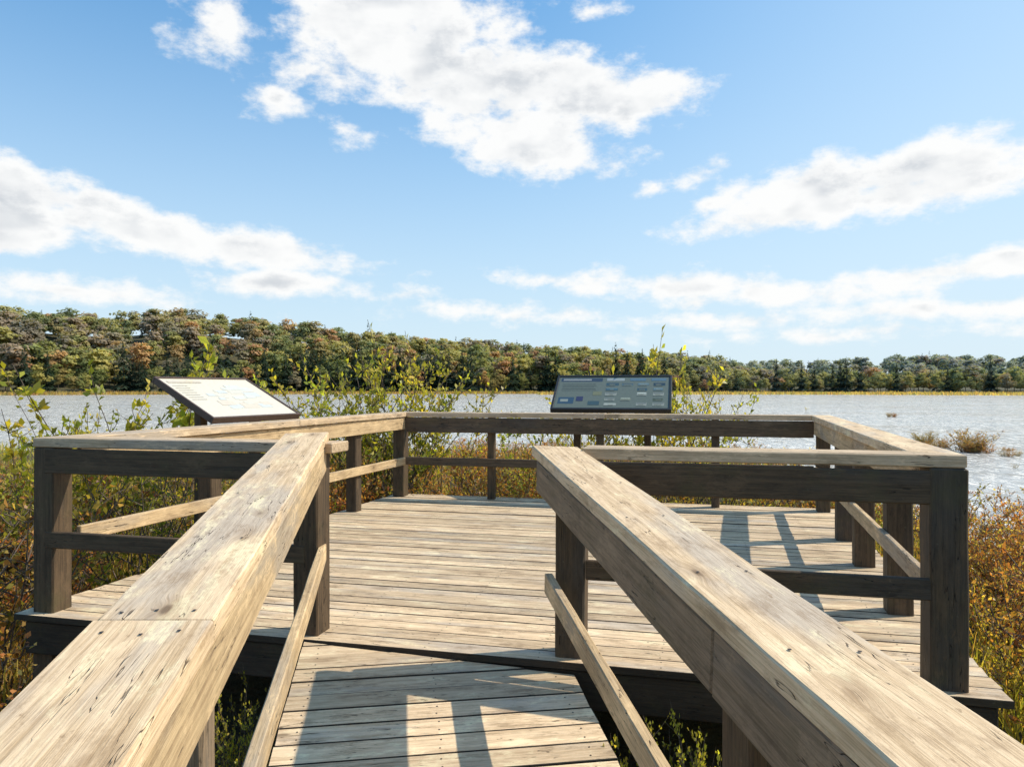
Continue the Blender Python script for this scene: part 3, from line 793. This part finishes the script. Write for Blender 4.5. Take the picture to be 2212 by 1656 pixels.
DL=[decid(300+k,14,620,.64) for k in range(8)]; CL=[conif(320+k,15,240,1.3) for k in range(3)]
VV=[];TT=[]
def addtree(b,d,hz,frac,sc):
    ty,c=treetype(b,frac); v,t=(DL[tr.randrange(8)] if ty=='d' else CL[tr.randrange(3)])
    a=tr.uniform(-.5,.5);ca,sa=math.cos(a),math.sin(a); s=sc*tr.uniform(.65,1.1); wd_=tr.uniform(.95,1.4)
    if ty=='c': wd_=.95; s*=1.15
    x=d*math.sin(R(b));y=d*math.cos(R(b)); z=float(ground_h(np.array(x),np.array(y)))
    W=np.stack([(v[:,0]*ca-v[:,1]*sa)*s*wd_+x,(v[:,0]*sa+v[:,1]*ca)*s*wd_+y,v[:,2]*s+z-.5],1)
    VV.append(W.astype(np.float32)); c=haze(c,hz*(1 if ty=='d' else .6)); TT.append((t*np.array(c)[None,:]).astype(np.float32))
for k in range(1350):
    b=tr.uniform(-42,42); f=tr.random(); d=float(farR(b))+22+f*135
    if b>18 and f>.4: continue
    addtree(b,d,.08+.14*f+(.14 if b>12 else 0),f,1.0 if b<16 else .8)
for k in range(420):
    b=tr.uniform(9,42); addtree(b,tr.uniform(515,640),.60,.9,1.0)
V=np.concatenate(VV);T=np.concatenate(TT)
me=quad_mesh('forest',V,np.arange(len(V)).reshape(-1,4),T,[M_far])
o=D.objects.new('forest',me); col.objects.link(o); info(o,'mixed autumn forest covering the hills beyond the lake','forest',kind='stuff')

# ------------------------------------------------------------ world sky with clouds
w=D.worlds.new('World'); scene.world=w; w.use_nodes=True
nt=w.node_tree; nt.nodes.clear()
out=nt.nodes.new('ShaderNodeOutputWorld')
sky=nt.nodes.new('ShaderNodeTexSky'); sky.sky_type='NISHITA'; sky.sun_disc=False
sky.sun_elevation=R(SUN_E); sky.sun_rotation=R(SUN_B); sky.air_density=1.0; sky.dust_density=.8; sky.ozone_density=1.6
tc=nt.nodes.new('ShaderNodeTexCoord')
sp=nt.nodes.new('ShaderNodeSeparateXYZ'); nt.links.new(tc.outputs['Generated'],sp.inputs[0])
az=math_(nt,'ARCTAN2',sp.outputs[0],sp.outputs[1]); el=math_(nt,'ARCSINE',sp.outputs[2])
cb=nt.nodes.new('ShaderNodeCombineXYZ'); nt.links.new(az,cb.inputs[0]); nt.links.new(el,cb.inputs[1])
P=cb.outputs[0]
wn=nt.nodes.new('ShaderNodeTexNoise'); wn.inputs['Scale'].default_value=9; wn.inputs['Detail'].default_value=3
nt.links.new(P,wn.inputs['Vector'])
wv=vmath(nt,'MULTIPLY',vmath(nt,'SUBTRACT',wn.outputs['Color'],(.5,.5,.5)).outputs[0],(.06,.035,0)).outputs[0]
PW=vmath(nt,'ADD',P,wv).outputs[0]
CL_=[ (860,60,320,140,0,1),(1010,170,290,120,8,1),(1240,195,250,100,6,1),(1130,295,250,95,10,1),(1400,215,140,65,-10,.8),(700,150,150,60,0,.6),
 (590,215,90,40,-10,.36),(490,60,120,95,20,.42),(760,275,70,30,10,.28),
 (110,430,320,82,8,1),(20,480,280,72,0,1),(330,500,270,60,8,.9),(560,538,290,52,8,.8),
 (160,625,370,38,3,.62),(600,612,240,38,3,.65),(860,640,80,20,0,.28),
 (1860,400,390,84,-7,1),(2090,365,240,82,-8,1),(1720,455,250,54,-5,.85),(1560,430,140,36,-20,.48),(1520,372,90,24,-10,.36),(2180,265,80,24,-5,.38),(1410,400,40,16,-20,.28),
 (1450,620,330,42,4,.65),(1170,605,130,24,3,.42),(1720,636,400,36,0,.62),(2050,585,420,38,-5,.68),(1100,682,270,25,2,.40),(1560,690,360,24,0,.40),(2080,672,420,32,0,.52),(1850,722,460,20,0,.36),(1290,20,55,28,-10,.32)]
acc=None
for (x,y,rx,ry,rot,pk) in CL_:
    a0=math.atan((x-HX)/F); e0=math.atan((HY-y)/F*math.cos(a0))
    ra=rx/F*math.cos(a0)**2; re=ry/F*math.cos(a0)*math.cos(e0)**2
    mp=nt.nodes.new('ShaderNodeMapping'); mp.vector_type='TEXTURE'
    mp.inputs['Location'].default_value=(a0,e0,0); mp.inputs['Rotation'].default_value=(0,0,-R(rot)); mp.inputs['Scale'].default_value=(ra,re,1)
    nt.links.new(PW,mp.inputs[0])
    ln=vmath(nt,'LENGTH',mp.outputs[0]).outputs['Value']
    v=math_(nt,'MULTIPLY_ADD',ln,-pk,pk)
    acc=v if acc is None else math_(nt,'SMOOTH_MAX',acc,v,.10)
def fbm(vec,d=8): return noise(nt,scalev(nt,vec,(1,1.7,1)),14,d,.63)
f1=fbm(P,9); f2=fbm(vmath(nt,'ADD',P,(.016,.028,0)).outputs[0],3)
val=math_(nt,'ADD',math_(nt,'MINIMUM',acc,.6),math_(nt,'MULTIPLY',math_(nt,'SUBTRACT',f1,.5),1.9))
mask=maprange(nt,val,-.06,.45)
relief=math_(nt,'MULTIPLY',math_(nt,'SUBTRACT',f1,f2),.9)
big=noise(nt,scalev(nt,P,(1,2,1)),8,2)
core=math_(nt,'MULTIPLY',maprange(nt,val,.38,.90),maprange(nt,big,.38,.60))
shade=math_(nt,'SUBTRACT',math_(nt,'MULTIPLY',core,.85),relief,clamp=True)
cc=mixc(nt,shade,(1.0,1.0,.99),(.58,.62,.67))
s1=vmath(nt,'MULTIPLY',sky.outputs[0],(.13*1.08,.13*1.95,.13*2.35)).outputs[0]
den=vmath(nt,'ADD',vmath(nt,'MULTIPLY',s1,(.80,.58,.40)).outputs[0],(1,1,1)).outputs[0]
skc=vmath(nt,'DIVIDE',s1,den).outputs[0]
b1=nt.nodes.new('ShaderNodeBackground'); b1.inputs[1].default_value=1.0; nt.links.new(skc,b1.inputs[0])
hz=nt.nodes.new('ShaderNodeBackground'); hz.inputs[0].default_value=(.74,.87,.95,1); hz.inputs[1].default_value=1.0
mh=nt.nodes.new('ShaderNodeMixShader')
hf=maprange(nt,el,0,.50,.97,0.03,False); hf=math_(nt,'POWER',hf,1.5)
sx_=maprange(nt,sp.outputs[0],-.1,.75,0,.42); hf=math_(nt,'ADD',hf,math_(nt,'MULTIPLY',sx_,math_(nt,'SUBTRACT',1.0,hf)))
nt.links.new(hf,mh.inputs[0]); nt.links.new(b1.outputs[0],mh.inputs[1]); nt.links.new(hz.outputs[0],mh.inputs[2])
b2=nt.nodes.new('ShaderNodeBackground'); b2.inputs[1].default_value=1.0; nt.links.new(cc,b2.inputs[0])
mx=nt.nodes.new('ShaderNodeMixShader'); nt.links.new(math_(nt,'MULTIPLY',mask,.97),mx.inputs[0]); nt.links.new(mh.outputs[0],mx.inputs[1]); nt.links.new(b2.outputs[0],mx.inputs[2])
nt.links.new(mx.outputs[0],out.inputs[0])

# ------------------------------------------------------------ sun, camera
sd=Vector((math.sin(R(SUN_B))*math.cos(R(SUN_E)),math.cos(R(SUN_B))*math.cos(R(SUN_E)),math.sin(R(SUN_E))))
sl=D.lights.new('sun','SUN'); sl.energy=5.0; sl.angle=R(.5); sl.color=(1,.90,.74)
so=D.objects.new('sun',sl); so.rotation_mode='QUATERNION'; so.rotation_quaternion=sd.to_track_quat('Z','Y'); so.location=(5,5,10); col.objects.link(so)
cam=D.cameras.new('camera'); co=D.objects.new('camera',cam); col.objects.link(co)
cam.sensor_width=36; cam.lens=F/2212*36; cam.clip_start=.05; cam.clip_end=8000
co.location=(0,0,EYE); co.rotation_euler=(R(90+.36),0,0)
scene.camera=co
scene.view_settings.view_transform='Standard'; scene.view_settings.look='None'; scene.view_settings.exposure=0
print('shrubs',nsh[0],'tries',tries)
